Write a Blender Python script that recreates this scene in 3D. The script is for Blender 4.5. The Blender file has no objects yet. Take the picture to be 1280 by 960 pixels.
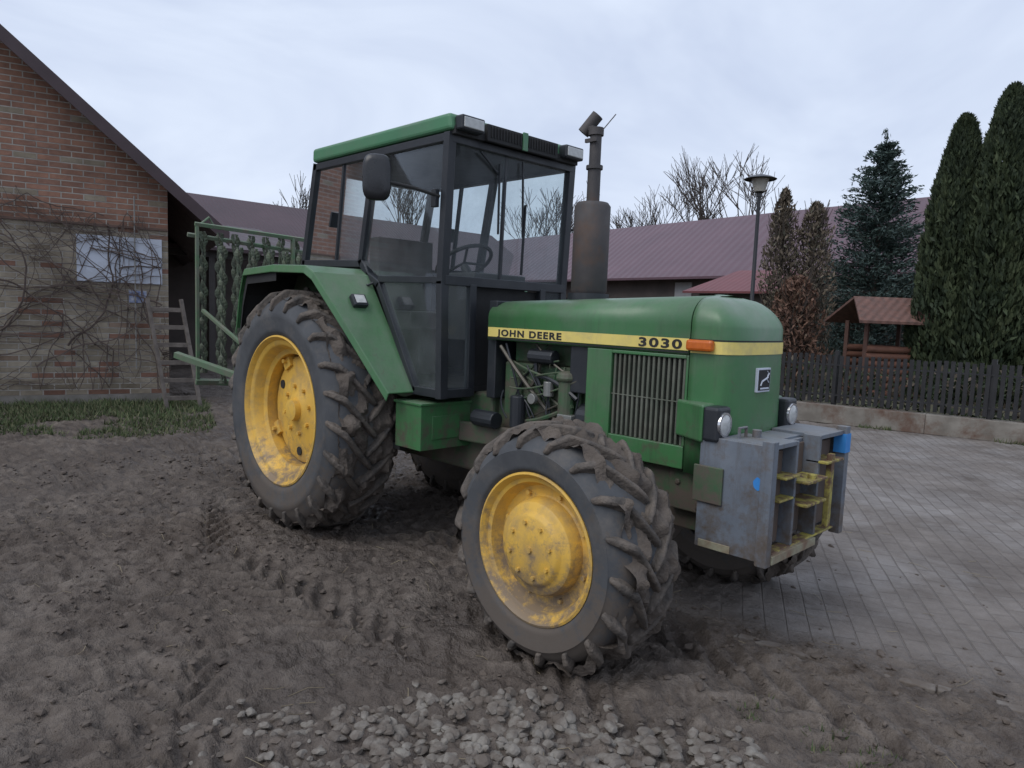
import bpy, bmesh, math, random, numpy as np
from mathutils import Vector, Matrix
random.seed(7); rng=np.random.default_rng(7)
sc=bpy.context.scene
sc.view_settings.view_transform='Standard'; sc.view_settings.look='None'; sc.view_settings.exposure=0
rad=math.radians
# ------------------------------------------------------------------ helpers
def empty(name,loc=(0,0,0)):
    e=bpy.data.objects.new(name,None); e.location=loc; e.empty_display_size=.2
    sc.collection.objects.link(e); return e
def par(o,p):
    if p is not None:
        o.parent=p; o.matrix_parent_inverse=Matrix.Translation(-Vector(p.location))
def obj(name,V,F,mats,p=None,smooth=False,bevel=0,mi=None,seg=2,angle=40):
    me=bpy.data.meshes.new(name)
    me.from_pydata([tuple(map(float,v)) for v in V],[],[tuple(map(int,f)) for f in F])
    if not isinstance(mats,(list,tuple)): mats=[mats]
    for m in mats: me.materials.append(m)
    if mi is not None: me.polygons.foreach_set('material_index',np.array(mi,dtype=np.int32))
    if smooth:
        me.polygons.foreach_set('use_smooth',[True]*len(me.polygons))
    me.update()
    o=bpy.data.objects.new(name,me); sc.collection.objects.link(o); par(o,p)
    if bevel:
        b=o.modifiers.new('b','BEVEL'); b.width=bevel; b.segments=seg; b.limit_method='ANGLE'; b.angle_limit=rad(35)
    if smooth:
        try: me.set_sharp_from_angle(angle=rad(angle))
        except Exception: pass
    return o
class MB:
    def __init__(s): s.V=[];s.F=[];s.M=[]
    def add(s,V,F,m=0):
        n=len(s.V); s.V+= [tuple(v) for v in V]; s.F+=[tuple(i+n for i in f) for f in F]; s.M+=[m]*len(F)
    def box(s,a,b,m=0):
        x0,y0,z0=a;x1,y1,z1=b
        if x0>x1:x0,x1=x1,x0
        if y0>y1:y0,y1=y1,y0
        if z0>z1:z0,z1=z1,z0
        s.add([(x0,y0,z0),(x1,y0,z0),(x1,y1,z0),(x0,y1,z0),(x0,y0,z1),(x1,y0,z1),(x1,y1,z1),(x0,y1,z1)],
              [(0,3,2,1),(4,5,6,7),(0,1,5,4),(1,2,6,5),(2,3,7,6),(3,0,4,7)],m)
    def beam(s,p,q,w,d,up=(0,1,0),m=0,ext=0):
        p=Vector(p);q=Vector(q);t=(q-p).normalized();p=p-t*ext;q=q+t*ext;u=Vector(up)
        a=t.cross(u)
        if a.length<1e-4: a=t.cross(Vector((1,0,0)))
        a.normalize();b=a.cross(t).normalized()
        V=[c+a*i*w/2+b*j*d/2 for c in (p,q) for i,j in((-1,-1),(1,-1),(1,1),(-1,1))]
        s.add(V,[(3,2,1,0),(4,5,6,7),(0,1,5,4),(1,2,6,5),(2,3,7,6),(3,0,4,7)],m)
    def tube(s,pts,r,n=8,m=0,cap=True):
        pts=[Vector(p) for p in pts]; rs=r if isinstance(r,(list,tuple)) else [r]*len(pts)
        V=[];F=[];prev=None
        for i,p in enumerate(pts):
            t=(pts[min(i+1,len(pts)-1)]-pts[max(i-1,0)]).normalized()
            if prev is None: a=t.orthogonal().normalized()
            else:
                a=prev-t*prev.dot(t)
                a=a.normalized() if a.length>1e-5 else t.orthogonal().normalized()
            prev=a;b=t.cross(a)
            for k in range(n):
                an=2*math.pi*k/n; V.append(p+(a*math.cos(an)+b*math.sin(an))*rs[i])
        for i in range(len(pts)-1):
            for k in range(n):
                k2=(k+1)%n; F.append((i*n+k,i*n+k2,(i+1)*n+k2,(i+1)*n+k))
        if cap: F.append(tuple(range(n-1,-1,-1))); F.append(tuple((len(pts)-1)*n+k for k in range(n)))
        s.add(V,F,m)
    def cyl(s,p,q,r,n=20,m=0,r2=None): s.tube([p,q],[r,r if r2 is None else r2],n,m)
    def lathe(s,prof,c,ax,n=48,m=0):
        ax=Vector(ax).normalized();a=ax.orthogonal().normalized();b=ax.cross(a);c=Vector(c);V=[];F=[]
        for (y,r) in prof:
            for k in range(n):
                an=2*math.pi*k/n;V.append(c+ax*y+(a*math.cos(an)+b*math.sin(an))*max(r,1e-4))
        for i in range(len(prof)-1):
            for k in range(n):
                k2=(k+1)%n;F.append((i*n+k,i*n+k2,(i+1)*n+k2,(i+1)*n+k))
        s.add(V,F,m)
    def out(s,name,mats,p=None,**kw): return obj(name,s.V,s.F,mats,p,mi=s.M,**kw)
def recalc(o):
    bm=bmesh.new();bm.from_mesh(o.data);bmesh.ops.recalc_face_normals(bm,faces=bm.faces);bm.to_mesh(o.data);bm.free();return o
_h=rng.random((256,256))
def vnoise(x,y):
    xi=np.floor(x).astype(int);yi=np.floor(y).astype(int);fx=x-xi;fy=y-yi
    fx=fx*fx*(3-2*fx);fy=fy*fy*(3-2*fy)
    g=lambda a,b:_h[a&255,b&255]
    return (g(xi,yi)*(1-fx)+g(xi+1,yi)*fx)*(1-fy)+(g(xi,yi+1)*(1-fx)+g(xi+1,yi+1)*fx)*fy
def fbm(x,y,o=4):
    s=0;a=.5
    for i in range(o): s=s+a*vnoise(x*2**i+i*17.3,y*2**i-i*9.1);a*=.5
    return s
# ------------------------------------------------------------------ materials
def newmat(name):
    m=bpy.data.materials.new(name);m.use_nodes=True;nt=m.node_tree
    return m,nt,nt.nodes['Principled BSDF']
def N(nt,t,**kw):
    n=nt.nodes.new(t)
    for k,v in kw.items(): n.inputs[k].default_value=v
    return n
def L(nt,a,b): nt.links.new(a,b)
def noise(nt,co,scale,detail=4,rough=.6,dist=0):
    n=N(nt,'ShaderNodeTexNoise',Scale=scale,Detail=detail,Roughness=rough,Distortion=dist);L(nt,co,n.inputs['Vector']);return n.outputs['Fac']
def ramp(nt,f,a,b,ca=(0,0,0,1),cb=(1,1,1,1)):
    r=nt.nodes.new('ShaderNodeValToRGB');r.color_ramp.elements[0].position=a;r.color_ramp.elements[1].position=b
    r.color_ramp.elements[0].color=ca;r.color_ramp.elements[1].color=cb;L(nt,f,r.inputs[0]);return r.outputs[0]
def mix(nt,f,a,b,bt='MIX'):
    n=nt.nodes.new('ShaderNodeMix');n.data_type='RGBA';n.blend_type=bt
    for i,v in ((0,f),(6,a),(7,b)):
        if isinstance(v,bpy.types.NodeSocket): L(nt,v,n.inputs[i])
        else: n.inputs[i].default_value=v if i==0 else (*v,1) if len(v)==3 else v
    return n.outputs[2]
def math_(nt,op,a,b=0.0,c=None):
    n=nt.nodes.new('ShaderNodeMath');n.operation=op
    for i,v in enumerate((a,b) if c is None else (a,b,c)):
        if isinstance(v,bpy.types.NodeSocket): L(nt,v,n.inputs[i])
        else: n.inputs[i].default_value=v
    return n.outputs[0]
def bump(nt,b,h,st=.3,d=.01):
    n=N(nt,'ShaderNodeBump',Strength=st,Distance=d);L(nt,h,n.inputs['Height']);L(nt,n.outputs[0],b.inputs['Normal'])
def coord(nt): return nt.nodes.new('ShaderNodeTexCoord').outputs['Object']
def mk(name,c1,c2=None,scale=4,rough=.6,metal=0,bs=.15,bscale=60,dirt=None,da=.5,db=.75,dscale=3,coat=0,rv=.12,low=0,lowc=(.10,.080,.064),bd=.004,dust_sheen=None,streak=None):
    m,nt,b=newmat(name);co=coord(nt);c2=c2 or tuple(v*.8 for v in c1)
    col=mix(nt,ramp(nt,noise(nt,co,scale,3),.3,.7),c1,c2)
    r=rough
    if dirt:
        f=ramp(nt,noise(nt,co,dscale,6,.7),da,db)
        col=mix(nt,f,col,dirt)
    if streak: # vertical grime runs
        mp=nt.nodes.new('ShaderNodeMapping');mp.inputs['Scale'].default_value=(26,26,2.2);L(nt,co,mp.inputs[0])
        col=mix(nt,math_(nt,'MULTIPLY',ramp(nt,noise(nt,mp.outputs[0],1,4,.7),.52,.75),.55),col,streak)
    if dust_sheen: # dusty fading plus sky reflection painted in as lighter colour on upward faces
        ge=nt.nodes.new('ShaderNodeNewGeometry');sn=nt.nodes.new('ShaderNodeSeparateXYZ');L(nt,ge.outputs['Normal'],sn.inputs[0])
        up=math_(nt,'MAXIMUM',sn.outputs[2],0.0);col=mix(nt,math_(nt,'MULTIPLY',up,ramp(nt,noise(nt,co,6,6,.7),.25,.8)),col,dust_sheen)
    if low:
        sx=nt.nodes.new('ShaderNodeSeparateXYZ');L(nt,co,sx.inputs[0])
        g=math_(nt,'MULTIPLY_ADD',sx.outputs[2],-.42/low,.42)
        col=mix(nt,ramp(nt,math_(nt,'ADD',noise(nt,co,11,5,.75),g),.60,.80),col,lowc)
    L(nt,col,b.inputs['Base Color'])
    if rv and scale:
        rr=ramp(nt,noise(nt,co,scale*2.3,3),.2,.8,(max(0,rough-rv),)*3+(1,),(min(1,rough+rv),)*3+(1,));L(nt,rr,b.inputs['Roughness'])
    else: b.inputs['Roughness'].default_value=rough
    b.inputs['Metallic'].default_value=metal
    if coat: b.inputs['Coat Weight'].default_value=coat;b.inputs['Coat Roughness'].default_value=.25
    if bs: bump(nt,b,noise(nt,co,bscale,3),bs,bd)
    return m
green=mk('green_paint',(.058,.185,.066),(.044,.150,.055),3,.42,dirt=(.105,.155,.095),da=.45,db=.80,dscale=4,coat=.15,bs=.05,low=1.15,dust_sheen=(.17,.21,.155),streak=(.050,.10,.05))
green_lo=mk('green_paint_dirty',(.044,.125,.052),(.033,.090,.040),5,.65,dirt=(.095,.085,.064),da=.40,db=.68,dscale=6,low=1.5,dust_sheen=(.13,.115,.09))
green_roof=mk('green_roof_paint',(.070,.225,.110),(.06,.19,.095),2.5,.5,dirt=(.12,.18,.12),da=.45,db=.9,bs=.05,dust_sheen=(.18,.23,.17))
yellow=mk('yellow_paint',(.78,.48,.085),(.66,.40,.065),4,.55,dirt=(.36,.25,.12),da=.45,db=.76,dscale=7,bs=.08,low=.72,lowc=(.23,.17,.11))
yellow_s=mk('yellow_stripe',(.80,.65,.19),(.72,.58,.16),5,.5,bs=0,dirt=(.50,.42,.2),da=.48,db=.8,dscale=9)
yellow_w=mk('yellow_worn',(.46,.40,.09),(.30,.26,.07),8,.7,dirt=(.12,.07,.045),da=.42,db=.56,dscale=14)
rubber=mk('tyre_rubber',(.052,.056,.062),(.078,.082,.088),6,.85,dirt=(.14,.125,.11),da=.50,db=.82,dscale=5,bs=.3,bscale=40,low=.80,lowc=(.098,.081,.067))
tread=mk('tyre_tread_mud',(.045,.041,.038),(.090,.076,.064),7,.8,dirt=(.13,.107,.088),da=.42,db=.60,dscale=9,bs=.9,bscale=35,bd=.012)
black=mk('black_paint',(.016,.019,.024),(.026,.029,.034),5,.45,dirt=(.07,.07,.07),da=.58,db=.95,bs=.05)
blackm=mk('black_matte',(.016,.016,.017),(.026,.026,.026),5,.8)
rustpipe=mk('muffler_steel',(.060,.057,.058),(.09,.080,.078),7,.7,metal=.2,dirt=(.12,.07,.045),da=.56,db=.8)
gray=mk('gray_paint',(.165,.188,.220),(.115,.135,.165),6,.6,dirt=(.12,.09,.068),da=.50,db=.70,dscale=5,bs=.2,low=1.0,streak=(.09,.075,.062),dust_sheen=(.20,.20,.20))
rusty=mk('rusty_recess',(.085,.070,.062),(.12,.085,.065),12,.8,bs=.3)
chrome=mk('lamp_reflector',(.7,.7,.72),(.5,.5,.52),30,.15,metal=.8,bs=0)
lens=mk('lamp_lens',(.55,.56,.55),(.42,.43,.42),40,.12,bs=.1)
orange=mk('orange_lens',(.62,.15,.02),(.5,.11,.015),40,.2,bs=0)
white=mk('white_panel',(.58,.62,.70),(.48,.52,.60),3,.6,bs=.05,dirt=(.33,.33,.33),da=.5,db=.85)
def glassmat(name,tint,refl):
    m,nt,b=newmat(name);nt.nodes.remove(b);o=nt.nodes['Material Output']
    t=nt.nodes.new('ShaderNodeBsdfTransparent');t.inputs[0].default_value=(*tint,1)
    g=nt.nodes.new('ShaderNodeBsdfGlossy');g.inputs['Roughness'].default_value=.03;g.inputs[0].default_value=(.9,.95,1,1)
    d=nt.nodes.new('ShaderNodeBsdfDiffuse');d.inputs[0].default_value=(.33,.36,.38,1)
    f=nt.nodes.new('ShaderNodeLayerWeight');f.inputs[0].default_value=refl
    co=coord(nt);dn=ramp(nt,noise(nt,co,3,5,.7),.35,.85,(.06,.06,.06,1),(.26,.26,.26,1))
    m0=nt.nodes.new('ShaderNodeMixShader');L(nt,dn,m0.inputs[0]);L(nt,t.outputs[0],m0.inputs[1]);L(nt,d.outputs[0],m0.inputs[2])
    mx=nt.nodes.new('ShaderNodeMixShader');L(nt,f.outputs['Fresnel'],mx.inputs[0]);L(nt,m0.outputs[0],mx.inputs[1]);L(nt,g.outputs[0],mx.inputs[2]);L(nt,mx.outputs[0],o.inputs[0])
    return m
glass=glassmat('cab_glass',(.85,.90,.90),.14)
# ------------------------------------------------------------------ camera
C=Vector((4.3607,-3.0968,1.4791));yaw,pit,rol,f=2.3613,.0988,.0379,888.39
Fv=Vector((math.cos(yaw)*math.cos(pit),math.sin(yaw)*math.cos(pit),-math.sin(pit)))
Rv=Fv.cross(Vector((0,0,1))).normalized();Uv=Rv.cross(Fv)
R2=Rv*math.cos(rol)+Uv*math.sin(rol);U2=-Rv*math.sin(rol)+Uv*math.cos(rol)
cam=bpy.data.cameras.new('camera');co_=bpy.data.objects.new('camera',cam);sc.collection.objects.link(co_)
M=Matrix((R2,U2,-Fv)).transposed().to_4x4();M.translation=C;co_.matrix_world=M
cam.sensor_width=36;cam.lens=f/1280*36;cam.clip_end=3000;cam.clip_start=.05;sc.camera=co_
# ------------------------------------------------------------------ world + sun
w=bpy.data.worlds.new("World");sc.world=w;w.use_nodes=True;nt=w.node_tree;bg=nt.nodes['Background']
sky=nt.nodes.new('ShaderNodeTexSky');sky.sky_type='NISHITA';sky.sun_disc=False
SE,SAZ=rad(50),rad(265)
sky.sun_elevation=SE;sky.sun_rotation=rad(90)-SAZ;sky.dust_density=3
g=nt.nodes.new('ShaderNodeTexCoord').outputs['Generated']
mp=nt.nodes.new('ShaderNodeMapping');mp.inputs['Scale'].default_value=(1,1,2.2);mp.inputs['Rotation'].default_value=(.1,.15,.6);L(nt,g,mp.inputs[0])
n1=noise(nt,mp.outputs[0],2.0,5,.55,.6)
cl=ramp(nt,n1,.30,.72,(4.7,5.45,7.2,1),(7.6,8.4,9.8,1))
mx=mix(nt,.93,sky.outputs[0],cl)
L(nt,mx,bg.inputs[0]);bg.inputs[1].default_value=.115
sl=bpy.data.lights.new('sun','SUN');sl.energy=1.4;sl.angle=rad(40);sl.color=(1,.97,.93)
so=bpy.data.objects.new('sun',sl);sc.collection.objects.link(so)
sd=Vector((math.cos(SE)*math.cos(SAZ),math.cos(SE)*math.sin(SAZ),math.sin(SE)))
so.rotation_euler=sd.to_track_quat('Z','Y').to_euler()
# ------------------------------------------------------------------ ground
def axis(lo,hi,step,mstep,mlo,mhi,far):
    a=list(np.arange(lo,hi,step));b=list(np.arange(mlo,lo,mstep));c=list(np.arange(hi,mhi,mstep))
    l=[];x=mlo;s=mstep
    while x>-far: s*=1.25;x-=s;l.append(x)
    r=[];x=mhi;s=mstep
    while x<far: s*=1.25;x+=s;r.append(x)
    return np.array(l[::-1]+b+a+c+r)
gx=axis(-1.6,4.3,.016,.07,-9,6,900);gy=axis(-3.4,1.2,.016,.07,-7,11,900)
X,Y=np.meshgrid(gx,gy,indexing='ij')
def pavmask(X,Y):
    d=(Y+.10)-(X-2.5)*.25
    e=np.minimum(d,(X+.5*Y-2.3)*.6)+.7*(fbm(X*1.3+5,Y*1.3,4)-.45)
    return np.clip(e/.35,0,1)
tracks=[(-1.45,0,1,0),(-.45,1.2,.8,0),(-2.45,.5,1,.12),(-1.9,2.2,.9,-.38),(-2.9,1.0,.9,.42),(-.9,.3,.8,-.16)]
def gheight(X,Y):
    m=pavmask(X,Y)
    big=(fbm(X*.5+3,Y*.5,3)-.45)*.08
    n=fbm(X*3.1,Y*3.1,4);c=np.abs(fbm(X*7+9,Y*7,3)-.45);c2=np.abs(fbm(X*17+2,Y*17,3)-.45);c3=fbm(X*38,Y*38,2)-.38
    mud=(n-.45)*.075-c*.12-c2*.10+c3*.020+.034
    for y0,ph,am,sl_ in tracks:
        yy=Y-y0-.12*np.sin(X*.5+ph)-sl_*(X-1)
        rut=np.exp(-(yy/.19)**4)*am;cov=np.clip(fbm(X*1.3+7+ph,Y*1.3,2)*4-.9,0,1)
        mud=mud*(1-rut*.5*cov)-rut*.028*cov+rut*.040*np.clip(np.sin((X+np.abs(yy)*1.2)*2*np.pi/.17+ph)*3,-.2,1)*cov*(np.abs(yy)>.012)
    h=mud*(1-m)+m*(big*.1+(fbm(X*4,Y*4,3)-.45)*.02-.004)
    d=np.hypot(X-1,Y+0);k=np.clip((16-d)/6,0,1);h=h*k+(1-m)*big*.5*k
    return h-.008
Z=gheight(X,Y)
nx,ny=X.shape
V=np.stack([X.ravel(),Y.ravel(),Z.ravel()],1)
i=np.arange(nx-1)[:,None]*ny+np.arange(ny-1)[None]
Fq=np.stack([i,i+ny,i+ny+1,i+1],-1).reshape(-1,4)
me=bpy.data.meshes.new('ground');me.vertices.add(len(V));me.vertices.foreach_set('co',V.ravel())
me.loops.add(Fq.size);me.loops.foreach_set('vertex_index',Fq.ravel().astype(np.int32))
me.polygons.add(len(Fq));me.polygons.foreach_set('loop_start',np.arange(0,Fq.size,4,dtype=np.int32));me.polygons.foreach_set('use_smooth',np.ones(len(Fq),bool))
me.update(calc_edges=True);me.validate()
at=me.attributes.new('pav','FLOAT','POINT');at.data.foreach_set('value',pavmask(X,Y).ravel())
ground=bpy.data.objects.new('ground',me);sc.collection.objects.link(ground)
m,nt,b=newmat('mud_and_pavers');co=coord(nt)
a=nt.nodes.new('ShaderNodeAttribute');a.attribute_name='pav';pv=a.outputs['Fac']
sx=nt.nodes.new('ShaderNodeSeparateXYZ');L(nt,co,sx.inputs[0])
mudc=mix(nt,ramp(nt,noise(nt,co,.9,5,.65),.34,.66),(.088,.068,.054),(.185,.155,.130))
mudc=mix(nt,ramp(nt,noise(nt,co,8,5,.72),.40,.66),mudc,(.062,.047,.038))
hol=nt.nodes.new('ShaderNodeMapRange');L(nt,sx.outputs[2],hol.inputs[0]);hol.inputs[1].default_value=-.055;hol.inputs[2].default_value=.0;hol.inputs[3].default_value=1;hol.inputs[4].default_value=0
damp=math_(nt,'MAXIMUM',hol.outputs[0],ramp(nt,noise(nt,co,.7,4,.6),.50,.62))
wetf=math_(nt,'MULTIPLY',damp,math_(nt,'MULTIPLY_ADD',pv,-.7,1.0))
mudc=mix(nt,math_(nt,'MULTIPLY',wetf,.55),mudc,(.050,.038,.031))
mp=nt.nodes.new('ShaderNodeMapping');mp.inputs['Rotation'].default_value=(0,0,rad(62));L(nt,co,mp.inputs[0])
br=nt.nodes.new('ShaderNodeTexBrick');L(nt,mp.outputs[0],br.inputs[0])
for k,v in(('Scale',1),('Mortar Size',.006),('Brick Width',.21),('Row Height',.105),('Mortar Smooth',.7),('Bias',0)): br.inputs[k].default_value=v
br.inputs['Color1'].default_value=(.23,.22,.212,1);br.inputs['Color2'].default_value=(.32,.305,.295,1);br.inputs['Mortar'].default_value=(.15,.13,.115,1)
film=ramp(nt,noise(nt,co,1.0,6,.75,.5),.36,.56)
near=nt.nodes.new('ShaderNodeMapRange');L(nt,sx.outputs[1],near.inputs[0]);near.inputs[1].default_value=.2;near.inputs[2].default_value=4.5;near.inputs[3].default_value=.56;near.inputs[4].default_value=.44
ff=math_(nt,'MINIMUM',math_(nt,'MULTIPLY_ADD',film,.54,near.outputs[0]),.97)
mud2=mix(nt,ramp(nt,noise(nt,co,1.6,6,.72),.35,.65),(.098,.080,.067),(.200,.175,.155))
pavc=mix(nt,ff,br.outputs[0],mud2)
col=mix(nt,pv,mudc,pavc);L(nt,col,b.inputs['Base Color'])
wr=math_(nt,'MULTIPLY_ADD',wetf,-.40,.85);L(nt,wr,b.inputs['Roughness'])
h=math_(nt,'MULTIPLY_ADD',noise(nt,co,45,4,.7),.6,noise(nt,co,12,4,.7))
hb=math_(nt,'MULTIPLY',math_(nt,'MULTIPLY',br.outputs['Fac'],-.20),pv)
hh=math_(nt,'ADD',math_(nt,'MULTIPLY',h,math_(nt,'MULTIPLY_ADD',pv,-.55,1.0)),hb)
bump(nt,b,hh,1,.03);me.materials.append(m)
def rocks(name,pos,size,mat,flat=.6,seed=1,sub=2,up=.25):
    bm=bmesh.new();bmesh.ops.create_icosphere(bm,subdivisions=sub,radius=1);bv=np.array([v.co[:] for v in bm.verts]);bf=np.array([[v.index for v in f.verts] for f in bm.faces]);bm.free()
    r=np.random.default_rng(seed);n=len(pos);VV=[];FF=[]
    zz=gheight(pos[:,0],pos[:,1])
    for k in range(n):
        q=bv*(1+r.normal(0,.07,(len(bv),1)));A=np.linalg.qr(r.normal(size=(3,3)))[0]
        for _ in range(3):
            nn=r.normal(size=3);nn/=np.linalg.norm(nn);dd=q@nn;q=q-np.outer(np.maximum(dd-.65,0),nn)
        q=(q*np.array([1,r.uniform(.6,1),r.uniform(.5,.8)]))@A.T;q[:,2]*=flat
        VV.append(q*size[k]+np.array([pos[k,0],pos[k,1],zz[k]+size[k]*flat*up]));FF.append(bf+k*len(bv))
    return obj(name,np.concatenate(VV),np.concatenate(FF),mat,smooth=False)
stonem=mk('stone',(.26,.24,.21),(.13,.115,.10),14,.8,bs=.5,bscale=50,dirt=(.11,.09,.074),da=.40,db=.58,dscale=9)
clodm=mk('mud_clod',(.13,.105,.086),(.072,.057,.047),8,.85,bs=.8,bscale=60)
n=1400;t=rng.random(n);off=rng.random(n)**1.1*.62-.10+.10*np.sin(t*9)
A0=np.array([1.85,-2.15]);A1=np.array([3.28,-.72])
dens=np.clip(1.15-np.abs(t-.60)*1.6,0,1)>rng.random(n)
pos=(A0+(A1-A0)*t[:,None]+np.array([.72,-.69])*off[:,None]+rng.normal(0,.035,(n,2)))[dens]
rocks('cobblestones',pos,rng.uniform(.010,.036,len(pos)),stonem,seed=3,up=.15)
n=11000;pos=np.stack([rng.uniform(-3,4.2,n),rng.uniform(-3.4,1.8,n)],1);k=pavmask(pos[:,0],pos[:,1])<rng.random(n)*1.03+.01
k&=(fbm(pos[:,0]*1.1,pos[:,1]*1.1,3)>.36);pos=pos[k]
rocks('mud_clods',pos,np.minimum(rng.gamma(1.6,.0055,len(pos))+.004,.034),clodm,flat=.6,seed=5,sub=1,up=.1)
n=260;sx_=rng.uniform(-3,4.2,n);sy_=rng.uniform(-3.2,2.5,n);sa=rng.uniform(0,6.28,n);sl_=rng.uniform(.015,.07,n);b_=MB()
for k in range(n):
    dx,dy=math.cos(sa[k])*sl_[k],math.sin(sa[k])*sl_[k];xs=np.array([sx_[k]-dx,sx_[k],sx_[k]+dx]);ys=np.array([sy_[k]-dy,sy_[k]+.2*dx,sy_[k]+dy]);zs=gheight(xs,ys)+.006
    b_.tube([(xs[j],ys[j],zs[j]) for j in range(3)],.0014,3,cap=False)
b_.out('straw',mk('straw',(.30,.25,.16),(.18,.145,.10),9,.8,bs=0))
b_=MB();e0=Vector((2.45,-.12,0));e1=Vector((4.6,.42,0));ed=(e1-e0).normalized();a=0
while a<2.2:
    b_.beam(e0+ed*a+Vector((0,0,-.036)),e0+ed*(a+.198)+Vector((0,0,-.036+random.uniform(-.008,.003))),.06,.08,up=(0,0,1));a+=.203
b_.out('edging_kerb',mk('edging_concrete',(.23,.215,.195),(.14,.12,.105),6,.9,bs=.4,dirt=(.115,.093,.076),da=.36,db=.54,dscale=5),bevel=.006)

# ------------------------------------------------------------------ TRACTOR
T=empty('tractor',(1.2,0,0))
cakem=mk('caked_mud',(.078,.063,.052),(.118,.097,.080),8,.88,bs=1,bscale=40,bd=.012)
def wheel(nm,X,yf,Zc,R,rr,wd,s,nl,rear):
    c=Vector((X,s*yf,Zc));ax=(0,s,0);hw=wd/2
    W=empty(nm,(X,s*yf,Zc));W.parent=T;W.matrix_parent_inverse=Matrix.Translation(-Vector(T.location))
    lh=.041 if rear else .040;Rc=R-lh;sd_=Rc-rr
    tb=MB();o=.012
    pr=[(-.02,rr-.012),(.004,rr+.004),(o+.006,rr+sd_*.10),(o+.011,rr+sd_*.13),(o+.012,rr+sd_*.2),(o+.02,rr+sd_*.45),(o+.022,rr+sd_*.58),(o+.016,rr+sd_*.60),(o+.008,rr+sd_*.72),(-.02,rr+sd_*.9),(-.055,Rc-.005),(-hw,Rc+.004)]
    pr=pr+[(-wd-y,r) for y,r in pr[-2::-1]]
    tb.lathe(pr,c,ax,72);recalc(tb.out('tyre_carcass',rubber,W,smooth=True,angle=60))
    lb=MB();pitch=2*math.pi/nl;asp=.031 if rear else .041
    V2=Vector((0,s,0));r_=random.Random(int(X*10)+s)
    for side in(1,-1):
        for k in range(nl):
            th0=k*pitch+(pitch/2 if side<0 else 0)+r_.uniform(-.01,.01)
            path=[(hw+.016,Rc-sd_*.40,(.9,.2),-.01,.75),(hw+.004,Rc-sd_*.2,(.8,.55),.02,.95),(hw-.045,Rc-.006,(.25,1),.085,1.05),(hw*.45,Rc+.003,(0,1),.21,1),(hw*.12,Rc+.004,(0,1),.31,.95),(-hw*.12,Rc+.004,(0,1),.37,.8)]
            sc_=1 if rear else 1.25
            Vs=[];Fs=[]
            for (u,r,nn,dt,ws) in path:
                th=th0+dt*sc_
                half=asp*ws*r_.uniform(.93,1.07);hg=lh*ws*r_.uniform(.9,1.02)
                for (dth,hgt) in((-half*1.45,-.012),(-half*.8,hg),(half*.8,hg),(half*1.45,-.012)):
                    rr_=r+nn[1]*hgt;uu=(u+nn[0]*hgt)*side
                    a_=th+dth
                    Vs.append((X+rr_*math.cos(a_),s*(yf-hw)+s*uu,Zc-rr_*math.sin(a_)))
            for i in range(len(path)-1):
                for j in range(3): Fs.append((i*4+j,i*4+j+1,i*4+j+5,i*4+j+4))
            Fs.append((0,1,2,3));e=len(Vs)-4;Fs.append((e+3,e+2,e+1,e))
            lb.add(Vs,Fs)
    recalc(lb.out('tyre_lugs',tread,W,bevel=.008,seg=2,smooth=True,angle=60))
    mb=MB();nu,nv=18,260;Vs=[];Fs=[]
    for i in range(nu+1):
        u=-hw*.96+i/nu*hw*1.92
        ks=np.arange(nv);aa_=2*math.pi*ks/nv;ff_=np.where(aa_<math.pi,aa_,2*math.pi-aa_)
        nn=fbm(u*16+5+0*ff_,ff_*10*R,4);n2=fbm(u*45+5+0*ff_,ff_*34*R+3,2)-.38
        r=Rc-.010+np.maximum(0,nn-.34)*.17+n2*.012-(abs(u/hw)>.85)*.022
        for k in range(nv): Vs.append((X+r[k]*math.cos(aa_[k]),s*(yf-hw)+s*u,Zc-r[k]*math.sin(aa_[k])))
    for i in range(nu):
        for k in range(nv): Fs.append((i*nv+k,i*nv+(k+1)%nv,(i+1)*nv+(k+1)%nv,(i+1)*nv+k))
    mb.add(Vs,Fs);recalc(mb.out('caked_mud',cakem,W,smooth=True))
    rb=MB()
    if rear:
        rb.lathe([(-.03,rr+.004),(.012,rr+.006),(.016,rr-.004),(.006,rr-.014),(-.015,rr-.026),(-.022,rr-.052),(-.03,rr-.06),(-.085,rr-.085),(-.10,rr-.115),(-.22,rr-.115),(-.30,rr-.07),(-.40,rr-.03)],c,ax,72)
        d0=-.17
        rb.lathe([(d0-.02,rr-.125),(d0,rr-.13),(d0+.012,rr-.15),(d0+.02,.24),(d0+.035,.205),(d0+.038,.12),(d0+.05,.10),(d0+.052,.075),(d0+.09,.07),(d0+.094,.05),(d0+.094,0)],c,ax,48)
        for k in range(8):
            a_=k*math.pi/4+.2;p=c+Vector((math.cos(a_)*.16,s*(d0+.035),math.sin(a_)*.16));rb.cyl(p,p+V2*.022,.014,6)
            a_+=.3;q=c+Vector((math.cos(a_)*(rr-.135),s*(d0+.01),math.sin(a_)*(rr-.135)))
            if k%2==0:
                rb.beam(q-Vector((math.cos(a_),0,math.sin(a_)))*.05,q+Vector((math.cos(a_),0,math.sin(a_)))*.03,.09,.05)
                rb.cyl(q,q+V2*.05,.016,6)
    else:
        rb.lathe([(-.03,rr+.004),(.012,rr+.006),(.016,rr-.004),(.006,rr-.012),(-.014,rr-.022),(-.02,rr-.04),(-.055,rr-.05),(-.075,rr-.062),(-.078,.222),(-.072,.214),(-.03,.206),(-.012,.198),(-.004,.186),(.002,.166),(.006,.16),(.018,.152),(.024,.14),(.024,.03),(.024,0)],c,ax,64)
        rb.cyl(c+V2*.02,c+V2*.034,.014,8)
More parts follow.
